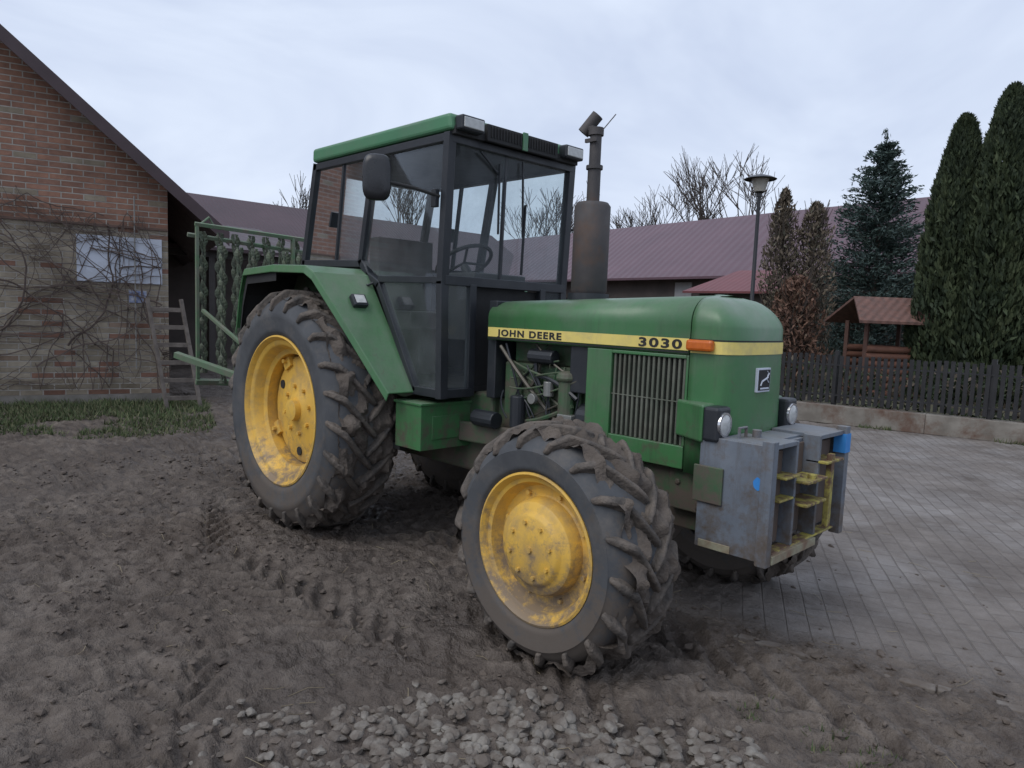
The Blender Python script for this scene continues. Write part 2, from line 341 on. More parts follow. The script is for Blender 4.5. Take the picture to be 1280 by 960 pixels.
        for k in range(8):
            a_=k*math.pi/4+.25;p=c+Vector((math.cos(a_)*.118,s*.02,math.sin(a_)*.118));rb.cyl(p,p+V2*.015,.010,6)
            a_+=.2;p=c+Vector((math.cos(a_)*.238,-s*.078,math.sin(a_)*.238));rb.cyl(p,p+V2*.018,.011,6)
        rb.lathe([(-.078,.24),(-.2,.25),(-.3,rr-.03)],c,ax,32)
    recalc(rb.out('rim',yellow,W,smooth=True,angle=32))
    if rear:
        gb=MB()
        for k in range(3):
            a_=.5+k*2.1;q=c+Vector((math.cos(a_)*.285,s*(-.15),math.sin(a_)*.285));gb.lathe([(-.004,.03),(.004,.03),(.004,0)],q,ax,16)
        gb.out('disc_holes',blackm,W)
wheel('rear_wheel_right',0,.925,.785,.80,.491,.42,-1,23,True)
wheel('rear_wheel_left',0,.925,.785,.80,.491,.42,1,23,True)
wheel('front_wheel_right',2.36,.952,.490,.535,.3226,.32,-1,18,False)
wheel('front_wheel_left',2.36,.90,.490,.535,.3226,.32,1,18,False)
b_=MB()
b_.box((-.35,-.22,.50),(1.3,.22,1.0));b_.box((-.45,-.3,.62),(.25,.3,1.05));b_.box((1.25,-.17,.52),(2.25,.17,.98))
b_.cyl((0,-.74,.785),(0,.74,.785),.085,20);b_.cyl((0,-.55,.785),(0,-.3,.785),.17,20);b_.cyl((0,.3,.785),(0,.55,.785),.17,20)
b_.out('transmission_housing',green_lo,T,bevel=.02)
b_=MB()
b_.box((1.55,-.235,.66),(2.95,-.195,.80));b_.box((1.55,.195,.66),(2.95,.235,.80))
b_.box((2.15,-.19,.50),(2.80,.19,.80));b_.box((2.55,-.24,.60),(2.86,.24,.79))
b_.beam((2.36,-.72,.47),(2.36,.72,.47),.15,.14,up=(1,0,0));b_.cyl((2.36,-.88,.49),(2.36,-.68,.49),.13,16);b_.cyl((2.36,.68,.49),(2.36,.84,.49),.13,16)
b_.cyl((2.36,.12,.46),(2.18,.12,.46),.15,16);b_.beam((2.36,-.66,.42),(2.36,-.66,.62),.12,.12)
b_.cyl((2.50,-.7,.52),(2.50,.7,.52),.018,10);b_.beam((1.35,-.12,.42),(2.3,.05,.42),.06,.06)
for x in(1.7,1.95,2.2,2.6): b_.cyl((x,-.25,.73),(x,-.235,.73),.016,6)
b_.out('front_axle',green_lo,T,bevel=.012)
b_=MB()
b_.box((1.36,-.19,.80),(2.02,.19,1.20));b_.box((1.40,-.15,1.20),(1.98,.15,1.33))
for k in range(4): b_.box((1.42+.15*k,-.215,.98),(1.52+.15*k,-.18,1.16))
b_.cyl((1.90,-.25,.70),(1.90,-.25,1.15),.045,16);b_.lathe([(0,.0),(.0,.055),(.02,.06),(.05,.05),(.06,0)],(1.90,-.25,1.13),(0,0,1),16)
b_.out('engine_block',green_lo,T,bevel=.012)
b_=MB()
b_.cyl((1.56,-.27,.84),(1.56,-.27,1.02),.045,16);b_.cyl((1.98,-.20,.95),(2.10,-.20,.95),.075,18);b_.cyl((2.12,-.1,1.2),(2.17,-.1,1.2),.15,20)
b_.box((2.14,-.25,.82),(2.22,.25,1.50));b_.cyl((1.24,-.30,.86),(1.42,-.30,.86),.05,14)
b_.box((1.93,-.27,1.08),(2.05,-.17,1.33));b_.cyl((1.62,-.24,1.25),(1.80,-.24,1.25),.04,12)
b_.box((1.28,-.26,.98),(1.35,.26,1.55))
b_.out('engine_accessories',black,T,bevel=.006)
hb=MB()
random.seed(11)
for k in range(26):
    a=Vector((random.uniform(1.38,2.0),-.24+random.uniform(-.03,.04),random.uniform(1.0,1.32)));d=Vector((random.uniform(1.38,2.05),-.24+random.uniform(-.03,.04),random.uniform(.85,1.25)))
    mid=(a+d)/2+Vector((random.uniform(-.05,.05),-.02,random.uniform(-.12,.06)))
    pts=[a*(1-t)**2+mid*2*t*(1-t)+d*t*t for t in np.linspace(0,1,9)];hb.tube(pts,random.choice([.005,.007,.012]),6,m=[0,1,1,0,2,0,1][k%7])
hb.out('engine_hoses',[black,green_lo,mk('hose_metal',(.11,.10,.08),None,9,.5,metal=.4)],T,smooth=True)
hb=MB();hb.lathe([(0,.0),(0,.028),(.03,.03),(.03,0)],(1.70,-.285,1.02),(0,-1,0),16);hb.cyl((1.78,-.26,1.04),(1.78,-.26,1.12),.03,14);hb.box((1.88,-.30,.88),(1.98,-.24,.96))
hb.out('filter_bowls',mk('alloy',(.3,.3,.28),None,9,.4,metal=.5),T,bevel=.004)
h_=.29
def outline(x0,x1,ins=0,nf=18):
    hh=h_-ins;P=[(x0,-hh)];fx=2.86-ins*1.0
    for k in range(nf+1):
        t=-math.pi/2+math.pi*k/nf
        cx=max(0,math.cos(t))**.34;sy=abs(math.sin(t))**.66*(1 if t>0 else -1)
        P.append((x1+(fx-x1)*cx,hh*sy))
    P.append((x0,hh));return P
def hoodpiece(name,x0,x1,zb,front,mat):
    zs=[zb,1.0,1.2,1.35,1.45,1.47] if zb<.9 else [zb,1.40,1.45,1.47]
    lev=[(z,0) for z in zs];R_=.12
    for k in range(1,9):
        a=k/8*math.pi/2;lev.append((1.47+math.sin(a)*R_,R_*(1-math.cos(a))*1.15))
    lev.append((1.598,.20));lev.append((1.600,.27))
    V=[];F=[];n=None
    for z,ins in lev:
        if front:
            P=outline(x0,x1,ins)
            P=[(x+(0 if x<=x1+.001 else (x-x1)/(.24)*(-.02*(z-1.0)-(.05*max(0,z-1.45)/.15) )),y) for x,y in P]
        else: P=[(x0,-(h_-ins)),((x0+x1)/2,-(h_-ins)),(x1,-(h_-ins)),(x1,(h_-ins)),((x0+x1)/2,(h_-ins)),(x0,(h_-ins))]
        n=len(P)
        for x,y in P:
            zz=z
            if z>1.42: zz=z-(z-1.42)/.18*(.045*max(0,(2.65-x)/1.33))
            if front and z>1.45: zz=zz-(z-1.45)/.15*(.055*max(0,(x-2.66)/.2)**1.5)
            V.append((x,y,zz))
    for i in range(len(lev)-1):
        for k in range(n-1):
            if not front and k==2: continue
            F.append((i*n+k,i*n+k+1,(i+1)*n+k+1,(i+1)*n+k))
    i=len(lev)-1;F.append(tuple(i*n+k for k in range(n)))
    o=obj(name,V,F,mat,T,smooth=True,angle=50);recalc(o)
    s_=o.modifiers.new('s','SOLIDIFY');s_.thickness=.006;s_.offset=-1
    return o
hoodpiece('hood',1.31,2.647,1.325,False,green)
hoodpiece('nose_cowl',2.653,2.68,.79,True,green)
grm=mk('grille_metal',(.14,.145,.115),(.075,.09,.065),9,.65,dirt=(.10,.085,.065),da=.5,db=.75,dscale=8)
for s in(-1,1):
    b_=MB();y0,y1=s*.262,s*h_
    b_.box((2.06,y0,.80),(2.215,y1,1.322));b_.box((2.215,y0,.80),(2.645,y1,.905));b_.box((2.635,y0,.905),(2.648,y1,1.322));b_.box((2.215,y0,1.305),(2.635,y1,1.322))
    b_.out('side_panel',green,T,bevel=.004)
    b_=MB();b_.box((2.2,s*.20,.88),(2.64,s*.245,1.32),m=1)
    for k in range(15):
        x=2.232+k*.028;b_.beam((x,s*.272,.905),(x,s*.272,1.305),.013,.020,up=(0,1,0))
    b_.beam((2.215,s*.28,1.105),(2.635,s*.28,1.105),.006,.006)
    b_.out('side_grille',[grm,blackm],T,bevel=.003)
def stripe(name,z0,z1,pts,mat):
    V=[];F=[]
    for x,y in pts: V+=[(x,y,z0),(x,y,z1)]
    for i in range(len(pts)-1): F.append((2*i,2*i+2,2*i+3,2*i+1))
    o=obj(name,V,F,mat,T);recalc(o);return o
for s in(-1,1):
    stripe('stripe',1.343,1.397,[(1.315,s*(h_+.003)),(2.644,s*(h_+.003))],yellow_s)
    stripe('stripe_lower_line',1.331,1.338,[(1.315,s*(h_+.0035)),(2.644,s*(h_+.0035))],blackm)
P=outline(2.655,2.68);P2=[]
for x,y in P:
    k=(x-2.68)/.24*(-.02*.37) if x>2.681 else 0
    n_=Vector((max(0,x-2.62)*.8,y*.6,0)).normalized() if x>2.66 else Vector((0,1 if y>0 else -1,0))
    P2.append((x+k+n_.x*.004,y+n_.y*.004))
stripe('nose_stripe',1.335,1.39,P2,yellow_s);stripe('nose_stripe_edge',1.3925,1.398,P2,blackm)
def text(name,body,size,x,z,sx=1,off=.0012):
    cu=bpy.data.curves.new(name,'FONT');cu.body=body;cu.size=size;cu.extrude=.0005;cu.offset=off;cu.space_character=1.2
    o=bpy.data.objects.new(name,cu);sc.collection.objects.link(o);o.rotation_euler=(rad(90),0,0);o.location=(x,-(h_+.0045),z);o.scale=(sx,1,1)
    cu.materials.append(blackm);bpy.context.view_layer.update()
    me=bpy.data.meshes.new_from_object(o.evaluated_get(bpy.context.evaluated_depsgraph_get()));mw=o.matrix_world.copy();bpy.data.objects.remove(o)
    me.transform(mw);o=bpy.data.objects.new(name,me);sc.collection.objects.link(o);par(o,T);return o
text('stripe_lettering','JOHN DEERE',.050,1.40,1.351,1.46,.0018)
text('model_lettering','3030',.058,2.37,1.350,1.80,.0018)
for s in(-1,1):
    b_=MB();b_.box((2.645,s*.288,1.345),(2.775,s*.325,1.395));b_.out('marker_light',orange,T,bevel=.012)
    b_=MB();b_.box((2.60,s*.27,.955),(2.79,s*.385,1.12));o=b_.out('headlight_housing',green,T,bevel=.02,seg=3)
    for v in o.data.vertices:
        if v.co.x<2.65: v.co.y=s*.292 if abs(v.co.y)>.3 else v.co.y
    b_=MB();b_.box((2.79,s*.275,.965),(2.865,s*.385,1.115));b_.out('headlight_bezel',black,T,bevel=.014,seg=3)
    b_=MB();b_.lathe([(0,0),(.0,.044),(.006,.044),(.012,.03),(.014,0)],(2.864,s*.33,1.04),(1,0,0),24);b_.out('headlight_lens',lens,T,smooth=True)
    b_=MB();b_.lathe([(-.002,.054),(.008,.052),(.008,.044),(0,.044)],(2.864,s*.33,1.04),(1,0,0),24);b_.out('headlight_rim',chrome,T,smooth=True)
b_=MB();b_.box((2.835,-.062,1.165),(2.868,.062,1.275),m=0);b_.box((2.85,-.054,1.173),(2.871,.054,1.267),m=1)
b_.beam((2.873,-.03,1.215),(2.873,.022,1.232),.012,.004,m=0);b_.beam((2.873,.018,1.228),(2.873,.034,1.252),.008,.004,m=0);b_.beam((2.873,-.028,1.215),(2.873,-.04,1.195),.006,.004,m=0);b_.beam((2.873,.015,1.225),(2.873,.036,1.208),.006,.004,m=0);b_.beam((2.873,.034,1.25),(2.873,.015,1.262),.003,.003,m=0);b_.beam((2.873,-.04,1.182),(2.873,.04,1.182),.008,.003,m=0)
b_.out('badge',[white,blackm],T,bevel=.002)
# exhaust
b_=MB();b_.lathe([(0,.0),(0,.088),(.02,.1),(.48,.1),(.50,.085),(.505,.0)],(1.81,.0,1.60),(0,0,1),32)
b_.cyl((1.81,0,2.09),(1.81,0,2.30),.036,16);b_.cyl((1.81,0,2.28),(1.81,0,2.30),.046,16);b_.cyl((1.81,0,2.30),(1.81,0,2.50),.032,16);b_.cyl((1.81,0,2.46),(1.81,0,2.50),.042,16)
b_.cyl((1.735,-.02,2.48),(1.80,.02,2.575),.034,16);b_.beam((1.81,-.02,2.50),(1.75,-.02,2.50),.02,.02)
b_.tube([(1.85,0,2.48),(1.90,.05,2.57)],.003,5);b_.box((1.77,-.045,2.42),(1.85,-.03,2.44))
b_.out('exhaust_stack',rustpipe,T,smooth=True)
b_=MB();b_.cyl((1.81,0,1.565),(1.81,0,1.605),.115,28);b_.out('exhaust_collar',black,T,smooth=True)
# weight block
W0=MB();yl=.37;yr=.42
W0.box((2.78,-yl,.50),(3.09,-yl+.02,.985));W0.box((2.78,yr-.02,.50),(3.09,yr,.985))
W0.box((2.90,-yl+.02,.52),(3.02,yr-.02,.965))
W0.box((2.86,-yl+.022,.967),(3.10,-.13,.987));W0.box((2.86,.13,.967),(3.10,yr-.022,.987));W0.box((2.84,-.128,.955),(3.0,.128,.975))
W0.beam((3.088,-yl+.015,.485),(3.088,-yl+.015,1.005),.05,.045);W0.beam((3.088,yr-.015,.485),(3.088,yr-.015,1.005),.05,.045)
W0.box((3.02,-.13,.53),(3.10,-.11,.985));W0.box((3.02,.11,.53),(3.10,.13,.985))
W0.cyl((2.95,-.2,.98),(2.95,-.2,1.02),.02,10);W0.tube([(2.92,-.30,.98),(2.92,-.30,1.03),(2.92,-.24,1.03),(2.92,-.24,.98)],.008,6)
W0.out('weight_block',gray,T,bevel=.005)
W5=MB();W5.box((3.02,-yl+.05,.54),(3.045,-.14,.94));W5.box((3.02,.14,.54),(3.045,yr-.05,.94));W5.box((3.021,-.105,.54),(3.03,.105,.95));W5.out('weight_block_recess',rusty,T,bevel=.003)
W1=MB()
W1.box((3.03,-.105,.80),(3.15,.105,.812));W1.box((3.03,-.105,.70),(3.15,.105,.712));W1.box((3.03,-.26,.835),(3.12,-.11,.845));W1.box((3.03,-.26,.735),(3.10,-.11,.745))
W1.box((3.11,.17,.56),(3.135,.205,.90));W1.box((3.04,.11,.86),(3.14,.30,.872));W1.cyl((3.12,0,.79),(3.12,0,.83),.020,12);W1.box((3.046,-.30,.52),(3.10,.34,.53))
W1.out('weight_block_brackets',yellow_w,T,bevel=.003)
W2=MB();W2.box((2.76,-yl-.012,.70),(2.90,-yl-.001,.86));W2.box((2.70,-.25,.62),(2.84,.25,.80));W2.out('weight_carrier',green_lo,T,bevel=.004)
edgem=mk('worn_edge',(.30,.30,.21),(.18,.11,.07),14,.7)
W3=MB();W3.box((2.80,-yl-.006,.502),(2.95,-yl-.0005,.535));W3.box((3.095,-yl+.04,.49),(3.117,.1,.525));W3.out('weight_block_edging',edgem,T,bevel=.002)
bl=mk('blue_spray',(.03,.20,.55),(.04,.25,.6),9,.6);W4=MB();ring=[(3.052+.020*math.cos(a)*(1+.05*math.sin(5*a)),-yl-.0015,.825+.026*math.sin(a)*(1+.08*math.sin(4*a+1))) for a in np.linspace(0,6.283,29)[:-1]]
W4.add(ring,[tuple(range(28))]);W4.box((3.06,yr-.05,.88),(3.116,yr+.011,.97));W4.out('blue_mark',bl,T)
# ---- cab
cy=.51
CF=MB()
for s in(-1,1):
    y=s*cy
    def bm_(p,q,w=.05,d=.05,e=.01): CF.beam((p[0],y,p[1]),(q[0],y,q[1]),w,d,up=(0,1,0),ext=e)
    bm_((1.185,2.46),(1.15,1.64),.05,.055);bm_((1.15,1.64),(1.17,.98),.05,.055)
    bm_((.45,2.44),(.32,1.78),.045);bm_((.32,1.78),(.40,1.69),.042);bm_((.40,1.69),(.53,1.63),.042);bm_((.53,1.63),(.93,1.0),.042)
    bm_((.54,1.665),(1.13,1.655),.04,.045);bm_((.93,1.0),(1.16,1.0),.05)
    bm_((-.27,2.46),(-.43,1.78),.05);bm_((.09,2.44),(.0,1.79),.020,.03);bm_((-.28,2.445),(1.18,2.445),.045,.05);bm_((-.43,1.785),(.32,1.765),.045)
    CF.tube([(.34,y+s*.035,1.72),(.38,y+s*.06,1.66),(.47,y+s*.06,1.62),(.50,y+s*.035,1.64)],.009,6)
    CF.box((1.10,y+s*.03,2.06),(1.14,y+s*.06,2.16))
    CF.beam((-.02,y,2.12),(-.05,y,2.02),.02,.07)
for (a,b2,ww) in(((1.185,-cy,2.44),(1.185,cy,2.44),.05),((1.155,-cy,1.655),(1.155,cy,1.655),.055),((-.28,-cy,2.44),(-.28,cy,2.44),.05),((-.43,-cy,1.78),(-.43,cy,1.78),.05)):
    CF.beam(a,b2,ww,.05,up=(1,0,0))
CF.beam((1.178,-.07,2.44),(1.158,-.07,1.66),.02,.02);CF.beam((1.205,.05,2.40),(1.185,.09,1.95),.012,.012);CF.beam((1.20,.09,2.15),(1.185,.09,1.72),.02,.008)
CF.beam((1.21,-.30,2.40),(1.19,-.14,2.30),.012,.012);CF.beam((1.20,-.14,2.36),(1.185,-.12,1.95),.016,.008)
for s in(-1,1):
    CF.beam((1.165,s*.30,1.64),(1.17,s*.30,.98),.04,.05);CF.beam((1.168,s*.50,1.0),(1.168,s*.30,1.0),.05,.05,up=(1,0,0))
CF.out('cab_frame',black,T,bevel=.008)
def gl(name,pts,mat=glass): return obj(name,pts,[tuple(range(len(pts)))],mat,T)
for s in(-1,1):
    y=s*(cy+.004)
    gl('door_glass_upper',[(.45,y,2.43),(1.17,y,2.43),(1.14,y,1.66),(.53,y,1.67),(.33,y,1.78)])
    gl('door_glass_lower',[(.54,y,1.65),(1.14,y,1.64),(1.15,y,1.01),(.94,y,1.01)])
    gl('side_glass',[(-.27,y,2.43),(.44,y,2.43),(.31,y,1.77),(-.42,y,1.79)])
    gl('front_lower_glass',[(1.166,s*.48,1.63),(1.166,s*.31,1.63),(1.17,s*.31,1.02),(1.17,s*.48,1.02)])
gl('windshield',[(1.185,-.49,2.43),(1.185,.49,2.43),(1.157,.49,1.67),(1.157,-.49,1.67)])
gl('rear_glass',[(-.28,-.49,2.43),(-.28,.49,2.43),(-.43,.49,1.80),(-.43,-.49,1.80)])
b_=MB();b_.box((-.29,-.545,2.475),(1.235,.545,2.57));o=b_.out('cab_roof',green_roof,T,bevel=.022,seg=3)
for v in o.data.vertices:
    if v.co.z>2.5: v.co.x*= .985
b_=MB();b_.box((-.25,-.50,2.44),(1.2,.50,2.478));b_.box((1.20,-.30,2.455),(1.262,.30,2.55));b_.box((1.19,-.52,2.455),(1.24,.52,2.50))
for k in range(24):
    y=-.27+k*.0235
    if abs(y)>.03: b_.box((1.262,y-.004,2.475),(1.270,y+.004,2.54))
b_.out('roof_visor',blackm,T,bevel=.004)
b_=MB();b_.box((1.262,-.02,2.45),(1.274,.02,2.556));b_.out('visor_divider',green_roof,T,bevel=.003)
for s in(-1,1):
    b_=MB();b_.box((1.225,s*.345,2.475),(1.292,s*.515,2.555));b_.out('work_light_housing',black,T,bevel=.01)
    b_=MB();b_.box((1.288,s*.358,2.487),(1.298,s*.502,2.543));b_.out('work_light_lens',lens,T,bevel=.004)
b_=MB();b_.box((-.42,-.50,1.0),(1.15,.50,1.03));b_.box((-.45,-.50,1.03),(-.42,.50,1.76));b_.box((1.10,-.28,1.03),(1.14,.28,1.62))
b_.add([(.50,.49,1.63),(1.13,.49,1.63),(1.14,.49,1.02),(.92,.49,1.02)],[(0,1,2,3)])  # added black panel over far lower door, blocks bright view through the glass
for s in(-1,1):
    V_=[(-.42,s*.50,1.04),(.90,s*.50,1.04),(.50,s*.50,1.62),(.30,s*.50,1.75),(-.42,s*.50,1.76)]
    b_.add(V_+[(x,yy-s*.02,z) for x,yy,z in V_],[(0,1,2,3,4),(9,8,7,6,5)]+[(i,(i+1)%5,(i+1)%5+5,i+5) for i in range(5)])
b_.out('cab_lower_walls',blackm,T)
b_=MB();b_.box((.85,-.22,1.3),(1.10,.22,1.72));b_.box((.05,-.25,1.35),(.50,.25,1.47));b_.box((-.02,-.24,1.47),(.10,.24,1.98));b_.box((.1,.30,1.3),(.7,.45,1.5));b_.box((.1,-.1,1.03),(.4,.1,1.35));b_.cyl((.9,0,1.6),(.74,0,1.78),.03,10)
b_.out('seat_and_console',mk('seat_vinyl',(.04,.04,.042),(.06,.06,.06),5,.6),T,bevel=.03,seg=3)
b_=MB();ax=Vector((-.55,0,.83)).normalized();cc=Vector((.74,0,1.80));u=Vector((0,1,0));v=ax.cross(u)
ring=[cc+(u*math.cos(t)+v*math.sin(t))*.19 for t in np.linspace(0,2*math.pi,33)];b_.tube(ring,.013,8,cap=False)
for t in(0,2.1,4.2): b_.tube([cc,cc+(u*math.cos(t)+v*math.sin(t))*.19],.009,6)
b_.out('steering_wheel',blackm,T,smooth=True)
for s in(-1,1):
    prof=[(-.70,1.30,.90),(-.62,1.56,.91),(-.53,1.715,.92),(-.1,1.735,.92),(.33,1.722,.92),(.42,1.68,.915),(.66,1.36,.82),(.93,.985,.71)]
    V=[];F=[]
    for x,z,yo in prof: V+=[(x,s*.525,z),(x,s*yo,z),(x-.01,s*(yo+.008),z-.045)]
    for i in range(len(prof)-1):
        F+=[(3*i,3*i+1,3*i+4,3*i+3),(3*i+1,3*i+2,3*i+5,3*i+4)]
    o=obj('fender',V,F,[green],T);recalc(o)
    m_=o.modifiers.new('s','SOLIDIFY');m_.thickness=.012;m_.offset=0;bv=o.modifiers.new('b','BEVEL');bv.width=.006;bv.segments=2
    V=[];F=[]
    for x,z,yo in prof[:4]: V+=[(x+.02,s*.53,z-.02),(x+.02,s*(yo-.01),z-.02),(x+.02,s*(yo-.01),z-.10)]
    for i in range(3): F+=[(3*i,3*i+1,3*i+4,3*i+3),(3*i+1,3*i+2,3*i+5,3*i+4)]
    obj('fender_liner',V,F,blackm,T)
    V=[(x,s*.53,z-.01) for x,z,yo in prof]+[(.85,s*.53,.95),(-.6,s*.53,1.0)]
    obj('fender_inner_wall',V,[tuple(range(len(V)))],green_lo,T)
    b_=MB();n_=Vector((.80,0,.60)).normalized();p=Vector((.550,s*.69,1.508));b_.beam(p+n_*.0,p+n_*.04,.085,.10);b_.out('fender_lamp',black,T,bevel=.008)
    b_=MB();b_.beam(p+n_*.04,p+n_*.046,.06,.07);b_.out('fender_lamp_lens',lens,T,bevel=.003)
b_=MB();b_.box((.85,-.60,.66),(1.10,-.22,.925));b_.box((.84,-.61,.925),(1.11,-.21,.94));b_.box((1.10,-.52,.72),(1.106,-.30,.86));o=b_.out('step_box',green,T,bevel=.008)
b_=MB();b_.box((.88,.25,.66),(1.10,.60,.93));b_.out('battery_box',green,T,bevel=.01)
b_=MB();b_.box((.72,-.56,.62),(.84,-.30,.66));b_.cyl((.70,-.5,.70),(.80,-.5,.70),.035,12);b_.tube([(.80,-.45,.72),(.72,-.5,.62),(.5,-.4,.6)],.014,8);b_.out('step_bracket',blackm,T,bevel=.004)
b_=MB();b_.beam((1.10,-.30,.76),(1.60,-.22,.76),.12,.03);b_.out('frame_rail_cover',green_lo,T,bevel=.01)
b_=MB();b_.tube([(1.14,-.54,2.12),(1.10,-.70,2.15),(1.03,-.83,2.17)],.010,8);b_.out('mirror_arm',blackm,T,smooth=True)
nz=Vector((.80,-.60,0)).normalized();ux=Vector((.60,.80,0));p=Vector((1.0,-.865,2.19));V=[];F=[];K_=28
for j,(off_,scl) in enumerate(((-.02,.7),(-.012,.93),(0,1),(.012,1),(.018,.95))):
    for k in range(K_):
        t=2*math.pi*k/K_;cx=abs(math.cos(t))**.55*(1 if math.cos(t)>0 else -1);sz=abs(math.sin(t))**.55*(1 if math.sin(t)>0 else -1)
        V.append(p+nz*off_*-1+ux*cx*.078*scl+Vector((0,0,1))*sz*.125*scl)
for j in range(4):
    for k in range(K_): F.append((j*K_+k,j*K_+(k+1)%K_,(j+1)*K_+(k+1)%K_,(j+1)*K_+k))
F.append(tuple(range(K_-1,-1,-1)));F.append(tuple(4*K_+k for k in range(K_)));recalc(obj('mirror',V,F,mk('mirror_shell',(.02,.021,.024),None,5,.3),T,smooth=True,angle=50))
b_=MB();b_.tube([(1.16,.54,2.05),(1.2,.62,2.05),(1.2,.66,1.95)],.010,8);b_.tube([(1.2,.68,1.95),(1.2,.66,1.75),(1.2,.62,1.72)],.01,8);b_.beam((1.2,.70,1.72),(1.2,.70,1.98),.12,.03,up=(1,0,0));b_.out('mirror_far',blackm,T,bevel=.01)
b_=MB()
for s in(-1,1): b_.beam((-.35,s*.3,.55),(-1.2,s*.38,.62),.06,.03);b_.beam((-.45,s*.3,1.0),(-.9,s*.36,.62),.03,.03)
b_.out('lower_links',green_lo,T,bevel=.005)

# ------------------------------------------------------------------ folded cultivator behind
K=empty('cultivator',(-2.5,0,0));cg=mk('cultivator_green',(.09,.18,.09),(.15,.165,.125),7,.7,dirt=(.17,.15,.11),da=.5,db=.7,dscale=10)
b_=MB()
b_.beam((-2.55,-.50,2.20),(-2.35,.85,2.13),.035,.035);b_.beam((-2.60,-.55,2.10),(-2.42,.55,2.02),.035,.035);b_.beam((-2.55,-.5,.72),(-2.4,.62,.66),.05,.05)
b_.beam((-2.55,-.48,2.2),(-2.55,-.48,.74),.03,.03);b_.beam((-2.42,.42,2.15),(-2.42,.42,1.75),.05,.03)
b_.beam((-2.55,-.68,.98),(-1.15,.1,.60),.055,.055);b_.beam((-2.4,.4,1.3),(-1.2,0,.7),.05,.05);b_.beam((-2.3,.3,1.95),(-2.42,.42,1.3),.04,.04);b_.beam((-2.5,-.45,1.4),(-1.3,-.1,.72),.03,.03)
b_.tube([(-2.55,-.45,2.2),(-2.6,-.35,2.28),(-2.6,-.3,2.2)],.012,6)
b_.out('cultivator_frame',cg,K,bevel=.004)
b_=MB()
for row,(dx,zz0,zz1) in enumerate(((0,2.14,.80),(.28,2.0,.72))):
  for k in range(7):
    y=-.42+k*.145+row*.07;x=-2.56+k*.022+dx
    V=[];F=[];n=46
    for i in range(n+1):
        z=zz0-i/n*(zz0-zz1);a=i*.50+k;r=.034+.012*math.sin(i*.7)
        for q in range(3):
            t=a+q*2*math.pi/3;V.append((x+r*math.cos(t),y+r*math.sin(t),z))
        for q in range(3): V.append((x+.006*math.cos(a+q*2.094),y+.006*math.sin(a+q*2.094),z))
    for i in range(n):
        for q in range(3): F.append((i*6+q,(i+1)*6+q,(i+1)*6+q+3,i*6+q+3))
    b_.add(V,F)
o=b_.out('spiral_tines',mk('tine_metal',(.11,.14,.09),(.075,.08,.06),9,.7),K);o.modifiers.new('s','SOLIDIFY').thickness=.006

# ------------------------------------------------------------------ brick house
def wallpt(t,d=0,z=0):
    cx,cyy=-6.45,.59;ux,uy=.282,.959;nx_,ny_=.959,-.282
    return (cx+ux*t+nx_*d,cyy+uy*t+ny_*d,z)
H=empty('brick_house',wallpt(-4))
Wd=9.2;ez=2.62;pitch=math.tan(rad(41));deep=12
rz=lambda t: ez+.42+(min(-t,Wd+t))*pitch
m,nt,b=newmat('brick_wall');uv=nt.nodes.new('ShaderNodeUVMap').outputs[0]
br=nt.nodes.new('ShaderNodeTexBrick');L(nt,uv,br.inputs[0])
for k,v in(('Scale',1),('Mortar Size',.0085),('Brick Width',.26),('Row Height',.078),('Mortar Smooth',.3),('Bias',0)): br.inputs[k].default_value=v
br.inputs['Color1'].default_value=(0,0,0,1);br.inputs['Color2'].default_value=(1,1,1,1);br.inputs['Mortar'].default_value=(.5,.5,.5,1)
sx=nt.nodes.new('ShaderNodeSeparateXYZ');L(nt,uv,sx.inputs[0]);vz=sx.outputs[1]
row=math_(nt,'FLOOR',math_(nt,'DIVIDE',vz,.078));wn=nt.nodes.new('ShaderNodeTexWhiteNoise');wn.noise_dimensions='1D';L(nt,row,wn.inputs['W'])
bv_=math_(nt,'MULTIPLY',br.outputs[0],1.0)
rnd=math_(nt,'ADD',math_(nt,'MULTIPLY',bv_,.45),math_(nt,'MULTIPLY',wn.outputs[0],.55))
cream=mix(nt,ramp(nt,noise(nt,uv,9,3),.3,.7),(.44,.385,.30),(.34,.29,.225))
red=mix(nt,ramp(nt,noise(nt,uv,9,3),.3,.7),(.37,.195,.13),(.28,.15,.105))
cream=mix(nt,bv_,cream,mix(nt,1.0,cream,(.66,.64,.60),'MULTIPLY'));red=mix(nt,bv_,red,mix(nt,1.0,red,(.74,.76,.80),'MULTIPLY'))
lowc=mix(nt,ramp(nt,rnd,.72,.74),cream,red);upc=mix(nt,ramp(nt,rnd,.74,.76),red,cream)
wc=mix(nt,ramp(nt,math_(nt,'DIVIDE',vz,5.0),.516,.518),lowc,upc)
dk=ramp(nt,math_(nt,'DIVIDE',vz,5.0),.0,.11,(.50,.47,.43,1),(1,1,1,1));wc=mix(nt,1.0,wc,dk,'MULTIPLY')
st=ramp(nt,noise(nt,uv,1.6,6,.7),.35,.7,(.66,.64,.62,1),(1.05,1.05,1.05,1));wc=mix(nt,1.0,wc,st,'MULTIPLY')
mort=mix(nt,ramp(nt,noise(nt,uv,3,4),.4,.7),(.36,.33,.29),(.20,.18,.16))
fc=mix(nt,br.outputs['Fac'],wc,mort);L(nt,fc,b.inputs['Base Color']);b.inputs['Roughness'].default_value=.9
hh=math_(nt,'ADD',math_(nt,'MULTIPLY',br.outputs['Fac'],-1),math_(nt,'MULTIPLY',noise(nt,uv,30,3),.7));bump(nt,b,hh,.8,.012)
brickm=m
prof=[wallpt(0,0,-.1),wallpt(0,0,rz(0)),wallpt(-Wd/2,0,rz(-Wd/2)),wallpt(-Wd,0,rz(-Wd)),wallpt(-Wd,0,-.1)]
